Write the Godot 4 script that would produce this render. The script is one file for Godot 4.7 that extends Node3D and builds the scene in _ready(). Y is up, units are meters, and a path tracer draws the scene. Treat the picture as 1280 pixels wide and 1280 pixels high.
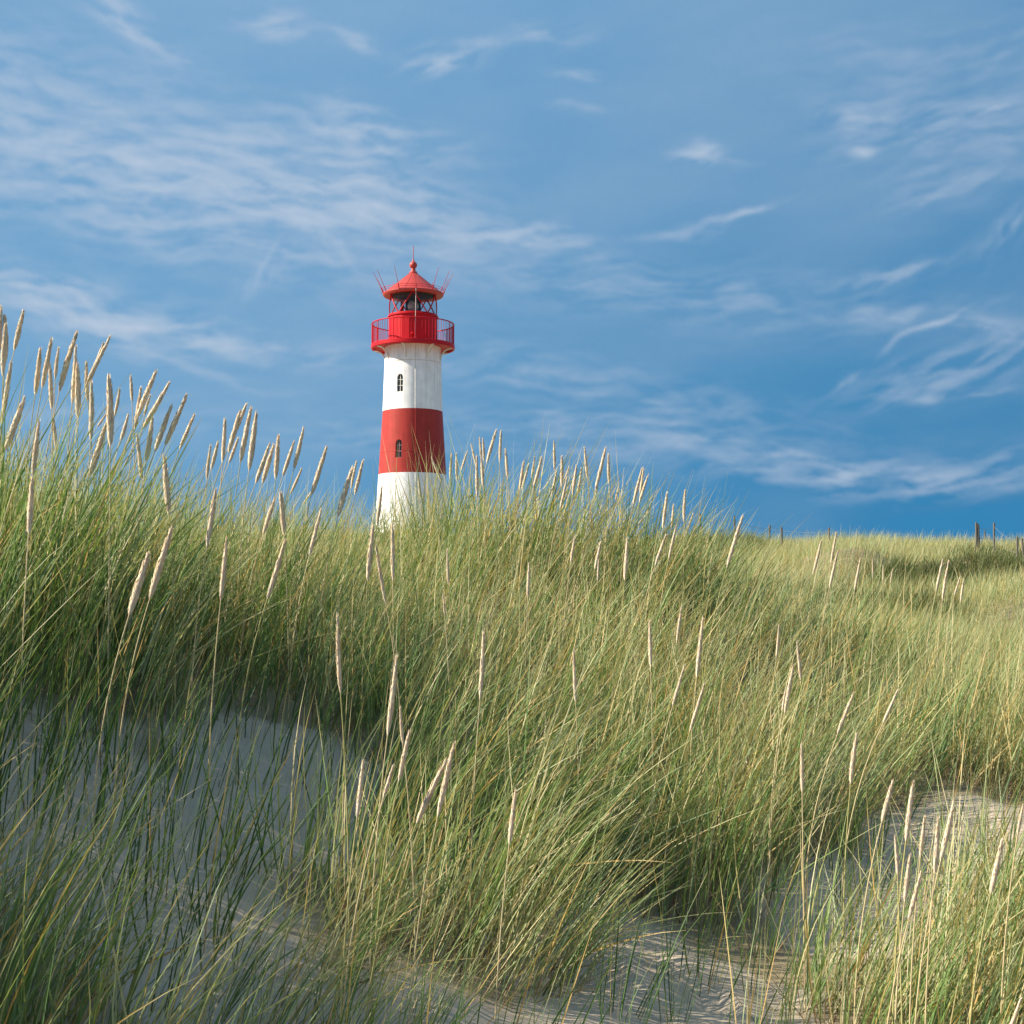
extends Node3D
# A red and white lighthouse behind dunes of marram grass. Metres, y up; the camera looks along -z.

const EXPOSURE := 2.3
const EYE := 1.6
const SUN_AZIMUTH := -93.8      # degrees, 0 is -z, positive towards +x
const SUN_HEIGHT := 37.0

# dune control points: x, distance (-z), height relative to 1.6 m, radius of influence
const DUNE := [
	Vector4(-1.76, 2.50, -0.20, 0.46), Vector4(-0.97, 2.50, -1.20, 0.46), Vector4(0.00, 2.50, -1.60, 0.46), Vector4(0.97, 2.50, -1.60, 0.46), Vector4(-2.08, 3.80, 0.00, 0.58),
	Vector4(-1.21, 3.60, -1.05, 0.56), Vector4(-0.58, 3.80, -1.25, 0.58), Vector4(0.13, 4.00, -1.52, 0.60), Vector4(0.76, 4.00, -1.55, 0.60), Vector4(1.49, 4.00, -1.55, 0.60),
	Vector4(2.65, 4.00, -1.50, 0.60), Vector4(-2.15, 4.60, 0.05, 0.66), Vector4(-1.40, 4.50, -0.95, 0.65), Vector4(-0.86, 4.80, -1.00, 0.68), Vector4(-0.37, 5.00, -1.22, 0.69),
	Vector4(0.28, 5.30, -1.43, 0.72), Vector4(0.88, 5.40, -1.45, 0.73), Vector4(1.45, 5.40, -1.45, 0.73), Vector4(2.02, 5.40, -1.42, 0.73), Vector4(3.01, 5.40, -1.40, 0.73),
	Vector4(-1.61, 5.20, -0.58, 0.71), Vector4(-1.13, 5.50, -0.70, 0.74), Vector4(-0.72, 5.70, -0.80, 0.76), Vector4(-0.24, 5.60, -1.12, 0.75), Vector4(0.44, 6.00, -1.29, 0.79),
	Vector4(0.96, 6.30, -1.20, 0.82), Vector4(1.29, 6.30, -1.20, 0.82), Vector4(1.86, 6.30, -1.25, 0.82), Vector4(2.60, 6.50, -1.20, 0.84), Vector4(-2.29, 5.50, 0.10, 0.74),
	Vector4(-1.83, 5.90, -0.10, 0.78), Vector4(-1.27, 6.20, -0.38, 0.81), Vector4(-0.79, 6.80, -0.38, 0.87), Vector4(-0.13, 6.30, -0.90, 0.82), Vector4(0.22, 7.00, -0.72, 0.89),
	Vector4(0.81, 7.30, -0.75, 0.91), Vector4(1.55, 7.20, -1.05, 0.90), Vector4(2.36, 7.60, -1.02, 0.94), Vector4(3.53, 7.80, -0.95, 0.96), Vector4(-3.28, 7.00, 0.10, 0.89),
	Vector4(-2.43, 7.20, 0.25, 0.90), Vector4(-1.74, 7.50, 0.04, 0.93), Vector4(-1.01, 8.00, -0.12, 0.98), Vector4(0.00, 8.00, -0.38, 0.98), Vector4(0.95, 8.60, -0.50, 1.04),
	Vector4(1.83, 8.50, -0.80, 1.03), Vector4(2.56, 8.40, -0.95, 1.02), Vector4(4.07, 9.00, -0.80, 1.07), Vector4(-4.45, 9.00, 0.25, 1.07), Vector4(-3.03, 9.00, 0.30, 1.07),
	Vector4(-1.70, 9.50, 0.00, 1.12), Vector4(-0.74, 10.00, 0.12, 1.17), Vector4(0.00, 10.00, 0.36, 1.17), Vector4(0.63, 10.00, 0.30, 1.17), Vector4(1.25, 10.30, -0.02, 1.20),
	Vector4(1.99, 10.50, -0.48, 1.22), Vector4(3.24, 11.00, -0.80, 1.26), Vector4(4.69, 11.00, -0.90, 1.26), Vector4(-5.31, 12.00, 0.20, 1.36), Vector4(-4.21, 12.50, 0.05, 1.41),
	Vector4(-2.33, 13.00, -0.05, 1.46), Vector4(-0.29, 14.00, 0.05, 1.55), Vector4(1.55, 14.00, -0.32, 1.55), Vector4(2.84, 15.00, -0.60, 1.65), Vector4(4.27, 14.50, -1.05, 1.60),
	Vector4(6.39, 15.00, -1.10, 1.65), Vector4(-7.41, 22.00, 0.30, 2.31), Vector4(-3.71, 22.00, 0.20, 2.31), Vector4(0.00, 22.00, 0.20, 2.31), Vector4(4.17, 22.00, -0.20, 2.31),
	Vector4(7.06, 22.00, -0.80, 2.31), Vector4(9.96, 22.00, -0.70, 2.31), Vector4(0.00, 40.00, 1.20, 4.02), Vector4(2.95, 40.00, 1.55, 4.02), Vector4(4.97, 40.00, 1.68, 4.02),
	Vector4(7.16, 40.00, 1.45, 4.02), Vector4(7.34, 34.00, 1.10, 3.45), Vector4(7.92, 32.00, 1.25, 3.26), Vector4(9.21, 33.00, 0.85, 3.36), Vector4(10.16, 33.00, 1.20, 3.36),
	Vector4(11.63, 34.00, 0.70, 3.45), Vector4(8.67, 27.00, 0.15, 2.79), Vector4(6.29, 26.00, 0.00, 2.69), Vector4(4.11, 30.00, 0.60, 3.07), Vector4(0.95, 30.00, 0.60, 3.07),
	Vector4(12.00, 30.00, 0.20, 3.07), Vector4(-7.52, 42.00, 0.90, 4.21), Vector4(-14.15, 42.00, 0.90, 4.21), Vector4(-20.78, 42.00, 0.90, 4.21), Vector4(14.23, 52.00, 2.30, 5.16),
	Vector4(16.17, 48.00, 1.80, 4.78), Vector4(21.32, 50.00, 1.60, 4.97), Vector4(9.85, 52.00, 1.90, 5.16), Vector4(-5.35, 80.00, 4.30, 7.82), Vector4(-8.84, 80.00, 3.70, 7.82),
	Vector4(-1.68, 80.00, 3.60, 7.82), Vector4(2.53, 80.00, 3.00, 7.82), Vector4(10.95, 80.00, 2.70, 7.82), Vector4(23.58, 80.00, 2.70, 7.82), Vector4(36.21, 80.00, 2.70, 7.82),
	Vector4(-26.95, 80.00, 2.60, 7.82), Vector4(-39.58, 80.00, 2.50, 7.82), Vector4(-4.14, 62.00, 2.40, 6.11), Vector4(-47.16, 140.00, 2.20, 13.52), Vector4(0.00, 140.00, 2.20, 13.52),
	Vector4(47.16, 140.00, 2.20, 13.52), Vector4(-91.37, 140.00, 2.00, 13.52), Vector4(92.84, 140.00, 2.00, 13.52), Vector4(-3.00, 0.00, -0.90, 0.90), Vector4(0.00, 0.00, -1.60, 0.90),
	Vector4(3.00, 0.00, -1.60, 0.90), Vector4(-3.00, -3.00, -1.60, 2.00), Vector4(3.00, -3.00, -1.60, 2.00)]

# wisps of cirrus: azimuth, elevation, half length, half width (degrees), slope, density
const WISPS := [
	-13.25,15.12,8.46,1.81,12,0.45,  -16.16,17.15,7.85,2.42,10,0.25,  -6.72,15.84,5.74,1.51,15,0.5,  -9.39,12.87,1.36,0.27,-35,0.35,  -5.21,17.74,2.72,0.79,10,0.55,
	-1.22,14.49,3.62,0.54,8,0.45,  -7.91,14.37,1.81,0.42,35,0.4,  -14.90,10.75,5.13,0.79,10,0.45,  -17.17,11.43,3.62,0.76,12,0.5,  -12.01,10.44,1.81,0.30,5,0.5,
	-9.35,9.73,4.23,0.42,5,0.35,  -12.87,9.39,3.62,0.30,12,0.2,  -14.81,21.32,2.42,0.42,25,0.5,  -13.93,20.73,1.21,0.21,20,0.3,  -8.89,21.61,1.81,0.48,10,0.35,
	-2.93,20.59,1.36,0.33,-15,0.6,  -1.23,21.02,1.81,0.24,-10,0.4,  1.54,21.71,1.51,0.36,0,0.3,  -5.85,20.93,1.81,0.24,10,0.3,  3.08,19.61,1.06,0.21,10,0.3,
	2.46,18.98,1.21,0.18,5,0.2,  7.12,17.31,0.82,0.39,0,0.6,  7.63,16.81,1.21,0.18,5,0.3,  8.51,14.83,1.51,0.21,-14,0.45,  6.40,14.41,1.81,0.18,-3,0.25,
	13.29,17.91,2.11,1.21,0,0.25,  12.94,17.94,0.54,0.27,0,0.4,  12.69,16.51,0.72,0.21,0,0.55,  16.73,17.10,3.32,1.81,0,0.22,  17.31,17.87,0.91,0.30,-20,0.3,
	16.41,15.33,2.11,0.36,-10,0.25,  18.19,13.80,1.21,0.42,-30,0.3,  14.07,12.51,2.11,0.30,-12,0.35,  15.18,10.30,1.81,0.12,-28,0.45,  16.00,9.11,3.02,0.79,-15,0.3,
	15.70,7.83,2.11,0.12,-5,0.5,  12.42,8.59,0.60,0.12,-40,0.4,  17.98,10.30,1.51,0.42,10,0.3,  13.75,10.80,1.81,0.36,-10,0.25,  6.38,11.93,7.55,1.09,8,0.2,
	4.25,8.11,7.55,0.91,10,0.2,  3.03,7.37,4.23,0.18,10,0.25,  7.83,6.27,7.85,0.42,7,0.3,  13.67,5.42,7.25,0.66,5,0.42,  1.82,6.92,6.04,0.66,5,0.2,
	-5.74,6.89,3.62,0.76,8,0.15,  0.00,9.62,3.62,0.42,8,0.15,  -16.48,18.76,6.64,1.81,10,0.15,  16.22,20.13,4.83,1.21,5,0.12,  -14.55,7.29,4.83,0.60,5,0.15]

# seed heads: x, distance, height of the tip, length, lean, place
const HEADS := [
	-2.31,6.8,3,0.228,0,0,-2.28,6.8,2.96,0.234,0.03,0,-2.24,6.9,3,0.192,0.23,0,-2.28,6.75,2.91,0.244,-0.02,0,-2.21,6.65,2.72,0.243,0.12,0,-2.11,6.9,2.87,0.235,0.19,0,
	-2.17,6.95,2.83,0.216,0.15,0,-2.16,7.15,2.87,0.149,0.04,0,-1.98,6.8,2.88,0.28,0.25,0,-2.13,6.95,2.76,0.214,-0.06,0,-1.99,6.9,2.83,0.269,0.05,0,-1.97,6.85,2.75,0.26,0,0,
	-2.03,7.15,2.8,0.189,-0.1,0,-1.88,7.05,2.91,0.257,0.41,0,-1.94,7.15,2.89,0.203,0.29,0,-1.53,5.75,2.52,0.28,0,0,-1.87,6.75,2.64,0.263,0.02,0,-1.92,5.95,2.46,0.225,0.3,0,
	-1.85,5.9,2.36,0.215,0.1,0,-1.94,7.5,2.73,0.146,0.23,0,-1.87,7.4,2.78,0.134,-0.07,0,-1.77,7.2,2.69,0.21,0.14,0,-1.69,7.15,2.76,0.247,0.34,0,-1.84,7.65,2.72,0.113,0.19,0,
	-1.61,7.1,2.7,0.256,0.5,0,-1.66,7,2.52,0.217,0.12,0,-1.6,7.1,2.59,0.238,0.33,0,-2.04,8.95,2.75,0.149,0.39,0,-1.53,7.1,2.64,0.264,0.39,0,-1.58,7.5,2.6,0.189,0.37,0,
	-2.2,8.7,2.76,0.164,0.29,0,-2.41,9,2.81,0.106,0.57,0,-1.69,6.3,2.4,0.238,0.29,0,-1.65,6.65,2.4,0.206,-0.12,0,-1.39,6.05,2.24,0.242,-0.09,0,-1.69,8.45,2.55,0.192,0.08,0,
	-1.76,9.1,2.65,0.18,0.28,0,-1.39,7.35,2.56,0.22,0.06,0,-1.33,7.4,2.61,0.221,0.26,0,-1.34,7.65,2.67,0.174,0.41,0,-1.25,7.2,2.59,0.27,0.15,0,-1.19,7.05,2.55,0.28,0.12,0,
	-1.66,9.2,2.68,0.169,0.35,0,-1.18,7.4,2.44,0.208,0.36,0,-1.15,7.45,2.49,0.223,0.06,0,-1.18,7.5,2.45,0.204,0.27,0,-1.05,7.65,2.55,0.218,0.26,0,-1.12,7.8,2.5,0.194,0.33,0,
	-1.46,10.6,2.63,0.206,0.48,0,-0.9,7.35,2.42,0.251,0.31,0,-0.77,7.25,2.31,0.25,0.24,0,-1.53,11.7,2.58,0.153,0.59,0,-1.17,6,2.1,0.236,0.14,0,-1.14,5.1,1.9,0.255,0.29,1,
	-1.18,4.95,1.81,0.218,0.27,0,-1.02,5.45,1.88,0.228,0.11,1,-0.85,5.75,1.89,0.242,0.33,1,-0.83,6.6,2.06,0.209,0.23,1,-1.04,6.65,2.12,0.175,0.28,1,-1.02,6.7,2.15,0.194,-0.06,0,
	-1.63,5.15,2.07,0.196,0.02,0,-2.49,8.2,2.68,0.194,-0.11,0,-0.83,8.45,2.47,0.204,0.23,1,-1.09,10.55,2.68,0.202,0.14,0,-0.64,7.5,2.24,0.199,0.15,1,-0.6,6.5,1.99,0.242,0.07,1,
	-0.56,6.2,1.88,0.24,-0.19,3,-0.52,6.6,2,0.251,-0.02,1,-0.58,10.9,2.74,0.192,-0.39,1,-0.3,6.9,1.9,0.163,-0.08,3,-0.29,6.4,1.7,0.1,-0.08,3,-0.43,10.8,2.76,0.186,0.07,1,
	-0.39,10.6,2.74,0.201,-0.02,1,-0.32,10.9,2.79,0.155,0.3,1,-0.28,10.45,2.79,0.174,-0.2,1,-0.22,10.25,2.81,0.158,-0.08,1,-0.19,10.2,2.8,0.166,0,1,-0.1,9.4,2.76,0.229,0.26,1,
	-0.07,9.55,2.77,0.208,0.04,1,-0.04,9.25,2.62,0.185,-0.07,1,-0.21,8.85,2.53,0.24,-0.03,1,-0.18,9,2.54,0.179,-0.05,1,0.07,9.05,2.52,0.174,0.14,1,0.13,11.05,2.71,0.199,0.31,1,
	0.16,10.95,2.75,0.16,0.12,1,0.19,9.15,2.56,0.192,0.32,1,0.27,9.7,2.72,0.193,-0.02,1,0.31,9.25,2.58,0.193,0.04,1,0.42,11.1,2.7,0.127,0.32,1,0.33,11.15,2.67,0.206,0.2,1,
	0.33,8.9,2.41,0.191,0.26,1,0.39,9.15,2.51,0.184,0.14,1,0.46,9.6,2.67,0.2,-0.09,1,0.51,10.85,2.66,0.201,0.23,1,0.58,9.25,2.63,0.28,0.27,1,0.61,9.65,2.63,0.192,-0.05,1,
	0.65,11.45,2.6,0.138,0.23,1,0.8,9.3,2.51,0.235,0.25,1,0.84,9.35,2.47,0.187,0.32,1,0.9,10.35,2.61,0.189,0.15,1,1.06,11.5,2.47,0.135,0.39,1,0.93,9.05,2.34,0.223,0.15,1,
	1.2,11.25,2.43,0.184,0.11,1,1.05,9.25,2.37,0.201,0.02,1,1.36,11.4,2.37,0.163,0.32,1,0.8,11.3,2.58,0.126,0.24,1,-0.72,11.6,2.67,0.19,-0.11,1,0.33,8,2.02,0.146,0.15,1,
	0.47,8,1.99,0.149,0.24,1,0.44,7.7,1.89,0.112,0.06,3,0.6,7.85,2,0.221,0.1,1,0.85,8.4,2.05,0.185,0.33,1,0.93,8.6,2.11,0.192,0.23,1,0.08,7.15,1.85,0.168,0.04,3,
	-0.09,5.2,1.55,0.236,0.08,3,-0.34,4.55,1.48,0.24,0.12,3,-0.34,4.6,1.33,0.117,-0.11,3,-0.29,4.35,1.28,0.153,0.21,3,0.24,6,1.46,0.201,-0.05,3,0.6,6.65,1.58,0.205,-0.01,4,
	0.78,7,1.65,0.179,0.14,4,0.82,6.55,1.59,0.257,0.12,4,0.7,6.2,1.4,0.176,0.29,4,0.75,5.95,1.34,0.203,0.3,4,1.11,6.2,1.31,0.1,0.19,4,1.35,6.05,1.3,0.179,0.36,4,
	1.58,6.25,1.3,0.152,0.48,4,1.22,5.45,1.19,0.189,0.1,4,1.01,5.35,1.16,0.176,0,4,1.24,5,1.07,0.145,0.3,4,1.24,4.75,1.09,0.185,0.17,4,1.22,4.55,1.01,0.127,0.11,4,
	1.25,4.5,1.01,0.164,0.12,4,1.31,4.55,1.05,0.179,0.27,4,1.11,4.45,0.97,0.115,0,4,1.11,4.3,0.94,0.138,0.11,4,1.1,4.15,0.91,0.133,0.26,4,1.37,4.3,0.98,0.158,0.26,4,
	1.56,4.7,1.03,0.1,0.16,4,1.12,3.4,0.76,0.1,0.46,4,1.17,7.7,2.11,0.28,0.31,2,1.88,9.2,2.06,0.221,0.27,2,2.03,9.5,2.12,0.193,0.2,2,1.94,9.05,1.99,0.232,0.23,2,
	2.1,9.15,1.95,0.2,0.21,2,2.61,11,2.01,0.135,0,2,2.72,11.15,1.97,0.131,0,2,3.19,12.75,2,0.129,0.18,2,2.72,9.6,1.96,0.211,0.25,2,2.69,9.4,1.94,0.245,0.16,2,
	3.21,10.9,1.88,0.145,0.32,2,3.19,10.75,1.86,0.168,0.17,2,-0.54,4.65,1.6,0.24,-0.07,3,-0.39,4.05,1.22,0.152,0.11,3,-0.32,4.15,1.2,0.1,0.29,3,-0.16,4.25,1.25,0.211,0.22,3,
	-0.18,4.15,1.22,0.2,0.41,3,0.01,4.25,1.12,0.151,0.12,3,1.27,6.8,1.49,0.18,-0.1,4,1.16,6.3,1.4,0.203,0.2,4,1.25,7.1,1.56,0.158,0.12,4,
]

var rng := RandomNumberGenerator.new()
var rough := FastNoiseLite.new()
var patchy := FastNoiseLite.new()
var names := {}
var M := {}


# ---------------------------------------------------------------- mesh helpers
class Shape:
	var v := PackedVector3Array()
	var n := PackedVector3Array()
	var uv := PackedVector2Array()
	var c := PackedColorArray()
	var ix := PackedInt32Array()
	var color := Color.WHITE

	func point(p: Vector3, normal: Vector3, t := Vector2.ZERO) -> int:
		v.append(p); n.append(normal); uv.append(t); c.append(color)
		return v.size() - 1

	func tri(a: int, b: int, d: int) -> void:
		var out := (v[b] - v[a]).cross(v[d] - v[a])
		if out.dot(n[a] + n[b] + n[d]) > 0.0:
			ix.append_array(PackedInt32Array([a, d, b]))
		else:
			ix.append_array(PackedInt32Array([a, b, d]))

	func quad(a: int, b: int, d: int, e: int) -> void:
		tri(a, b, d); tri(a, d, e)

	func flat(a: Vector3, b: Vector3, d: Vector3, e: Vector3, away: Vector3) -> void:
		var nn := (b - a).cross(d - a).normalized()
		if nn.dot(away) < 0.0:
			nn = -nn
		quad(point(a, nn), point(b, nn, Vector2(1, 0)), point(d, nn, Vector2(1, 1)), point(e, nn, Vector2(0, 1)))

	func box(size: Vector3, at: Transform3D) -> void:
		var h := size * 0.5
		for axis in 3:
			for s in [-1.0, 1.0]:
				var away := Vector3.ZERO; away[axis] = s
				var p := Vector3.ZERO; p[(axis + 1) % 3] = 1.0
				var q := Vector3.ZERO; q[(axis + 2) % 3] = 1.0
				var k := []
				for w in [[-1, -1], [1, -1], [1, 1], [-1, 1]]:
					k.append(point(at * ((away + p * w[0] + q * w[1]) * h), (at.basis * away).normalized()))
				quad(k[0], k[1], k[2], k[3])

	func tube(path: PackedVector3Array, radii: PackedFloat32Array, sides := 6, caps := true) -> void:
		var first := v.size()
		var u := Vector3.ZERO
		for i in path.size():
			var t := (path[mini(i + 1, path.size() - 1)] - path[maxi(i - 1, 0)]).normalized()
			if i == 0:
				u = t.cross(Vector3.RIGHT if absf(t.x) < 0.8 else Vector3.FORWARD).normalized()
			u = (u - t * u.dot(t)).normalized()
			var w := t.cross(u)
			for k in sides:
				var a := TAU * k / sides
				var o := u * cos(a) + w * sin(a)
				point(path[i] + o * radii[mini(i, radii.size() - 1)], o, Vector2(float(k) / sides, float(i) / path.size()))
		for i in path.size() - 1:
			for k in sides:
				var a := first + i * sides + k
				var b := first + i * sides + (k + 1) % sides
				quad(a, b, b + sides, a + sides)
		if caps:
			for e in [0, path.size() - 1]:
				var t: Vector3 = (path[0] - path[1]).normalized() if e == 0 else (path[e] - path[e - 1]).normalized()
				var mid := point(path[e], t)
				var ring := []
				for k in sides:
					ring.append(point(v[first + e * sides + k], t))
				for k in sides:
					tri(mid, ring[k], ring[(k + 1) % sides])

	func lathe(profile: Array, sides := 48, soft := false) -> void:
		# profile of Vector2(radius, height), each stretch with its own normal unless soft
		var soft_n := []
		for i in profile.size():
			var t: Vector2 = profile[mini(i + 1, profile.size() - 1)] - profile[maxi(i - 1, 0)]
			soft_n.append(Vector2(t.y, -t.x).normalized())
		for i in profile.size() - 1:
			var p: Vector2 = profile[i]
			var q: Vector2 = profile[i + 1]
			var flat_n := Vector2(q.y - p.y, p.x - q.x).normalized()
			var np: Vector2 = soft_n[i] if soft else flat_n
			var nq: Vector2 = soft_n[i + 1] if soft else flat_n
			var first := v.size()
			for k in sides + 1:
				var a := TAU * k / sides
				var d := Vector3(sin(a), 0, cos(a))
				point(d * p.x + Vector3.UP * p.y, d * np.x + Vector3.UP * np.y, Vector2(float(k) / sides, p.y))
				point(d * q.x + Vector3.UP * q.y, d * nq.x + Vector3.UP * nq.y, Vector2(float(k) / sides, q.y))
			for k in sides:
				var a := first + k * 2
				quad(a, a + 2, a + 3, a + 1)

	func ring(radius: float, y: float, thick: float, sides := 64, around := 6) -> void:
		var first := v.size()
		for i in sides:
			var a := TAU * i / sides
			var d := Vector3(sin(a), 0, cos(a))
			for k in around:
				var b := TAU * k / around
				var o := d * cos(b) + Vector3.UP * sin(b)
				point(d * radius + Vector3.UP * y + o * thick, o)
		for i in sides:
			for k in around:
				var j := (i + 1) % sides
				var l := (k + 1) % around
				quad(first + i * around + k, first + j * around + k, first + j * around + l, first + i * around + l)

	func made() -> ArrayMesh:
		var a := []
		a.resize(Mesh.ARRAY_MAX)
		a[Mesh.ARRAY_VERTEX] = v
		a[Mesh.ARRAY_NORMAL] = n
		a[Mesh.ARRAY_TEX_UV] = uv
		a[Mesh.ARRAY_COLOR] = c
		a[Mesh.ARRAY_INDEX] = ix
		var m := ArrayMesh.new()
		m.add_surface_from_arrays(Mesh.PRIMITIVE_TRIANGLES, a)
		return m


func numbered(called: String) -> String:
	names[called] = names.get(called, -1) + 1
	return called if names[called] == 0 else "%s_%03d" % [called, names[called]]

func thing(called: String, label: String, category: String, at := Vector3.ZERO, group := "") -> Node3D:
	var o := Node3D.new()
	o.name = numbered(called)
	add_child(o)
	o.position = at
	o.set_meta("label", label)
	o.set_meta("category", category)
	if group:
		o.set_meta("group", group)
	return o

func part(called: String, mesh: Mesh, material: Material, parent: Node) -> MeshInstance3D:
	var o := MeshInstance3D.new()
	o.name = called
	o.mesh = mesh
	o.material_override = material
	o.cast_shadow = GeometryInstance3D.SHADOW_CASTING_SETTING_ON
	parent.add_child(o, true)
	return o

func paint(r: float, g: float, b: float, roughness := 0.6, linear := true) -> StandardMaterial3D:
	var m := StandardMaterial3D.new()
	m.albedo_color = Color(r, g, b).linear_to_srgb() if linear else Color(r, g, b)
	m.roughness = roughness
	m.cull_mode = BaseMaterial3D.CULL_DISABLED
	return m


# ---------------------------------------------------------------- camera, sky, sun
func setup_view() -> void:
	var cam := Camera3D.new()
	cam.name = "camera"
	cam.position = Vector3(0, EYE, 0)
	cam.rotation_degrees.x = 3.914
	cam.fov = 37.2
	cam.near = 0.05
	cam.far = 4000.0
	add_child(cam)
	cam.current = true

	var sun := DirectionalLight3D.new()
	sun.name = "sun"
	sun.light_energy = 1.35
	sun.light_color = Color(1.0, 0.95, 0.87)
	sun.light_angular_distance = 0.5
	sun.shadow_enabled = true
	sun.rotation_degrees = Vector3(-SUN_HEIGHT, -SUN_AZIMUTH + 180.0, 0)
	add_child(sun)

	var e := Environment.new()
	e.background_mode = Environment.BG_SKY
	e.tonemap_mode = Environment.TONE_MAPPER_LINEAR
	e.tonemap_exposure = EXPOSURE
	e.sdfgi_enabled = true
	e.ssao_enabled = true
	e.ssil_enabled = true
	var sky := Sky.new()
	var pan := PanoramaSkyMaterial.new()
	pan.panorama = ImageTexture.create_from_image(sky_picture())
	sky.sky_material = pan
	e.sky = sky
	var w := WorldEnvironment.new()
	w.name = "world"
	w.environment = e
	add_child(w)


func lin(r: float, g: float, b: float) -> Vector3:
	var c := Color(r / 255.0, g / 255.0, b / 255.0).srgb_to_linear()
	return Vector3(c.r, c.g, c.b)

var towards_sun := Vector3.ZERO
var L_low := lin(108, 164, 206)
var L_high := lin(112, 163, 205)
var R_low := lin(14, 123, 176)
var R_high := lin(84, 140, 184)
var ZENITH := lin(80, 132, 180)
var CLOUD := lin(196, 208, 225)

func air(dir: Vector3, el: float) -> Vector3:
	var c := dir.dot(towards_sun)
	var side := smoothstep(-0.34, 0.34, c)
	var up := smoothstep(3.0, 20.0, el)
	var col := R_low.lerp(R_high, up).lerp(L_low.lerp(L_high, up), side)
	col = col.lerp(ZENITH.lerp(col, 0.35 + 0.4 * side), smoothstep(25.0, 80.0, el))
	var near_sun := maxf(c, 0.0)
	return col + Vector3(1.0, 0.97, 0.9) * (0.10 * pow(near_sun, 3.0) + 0.5 * pow(near_sun, 14.0))

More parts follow.
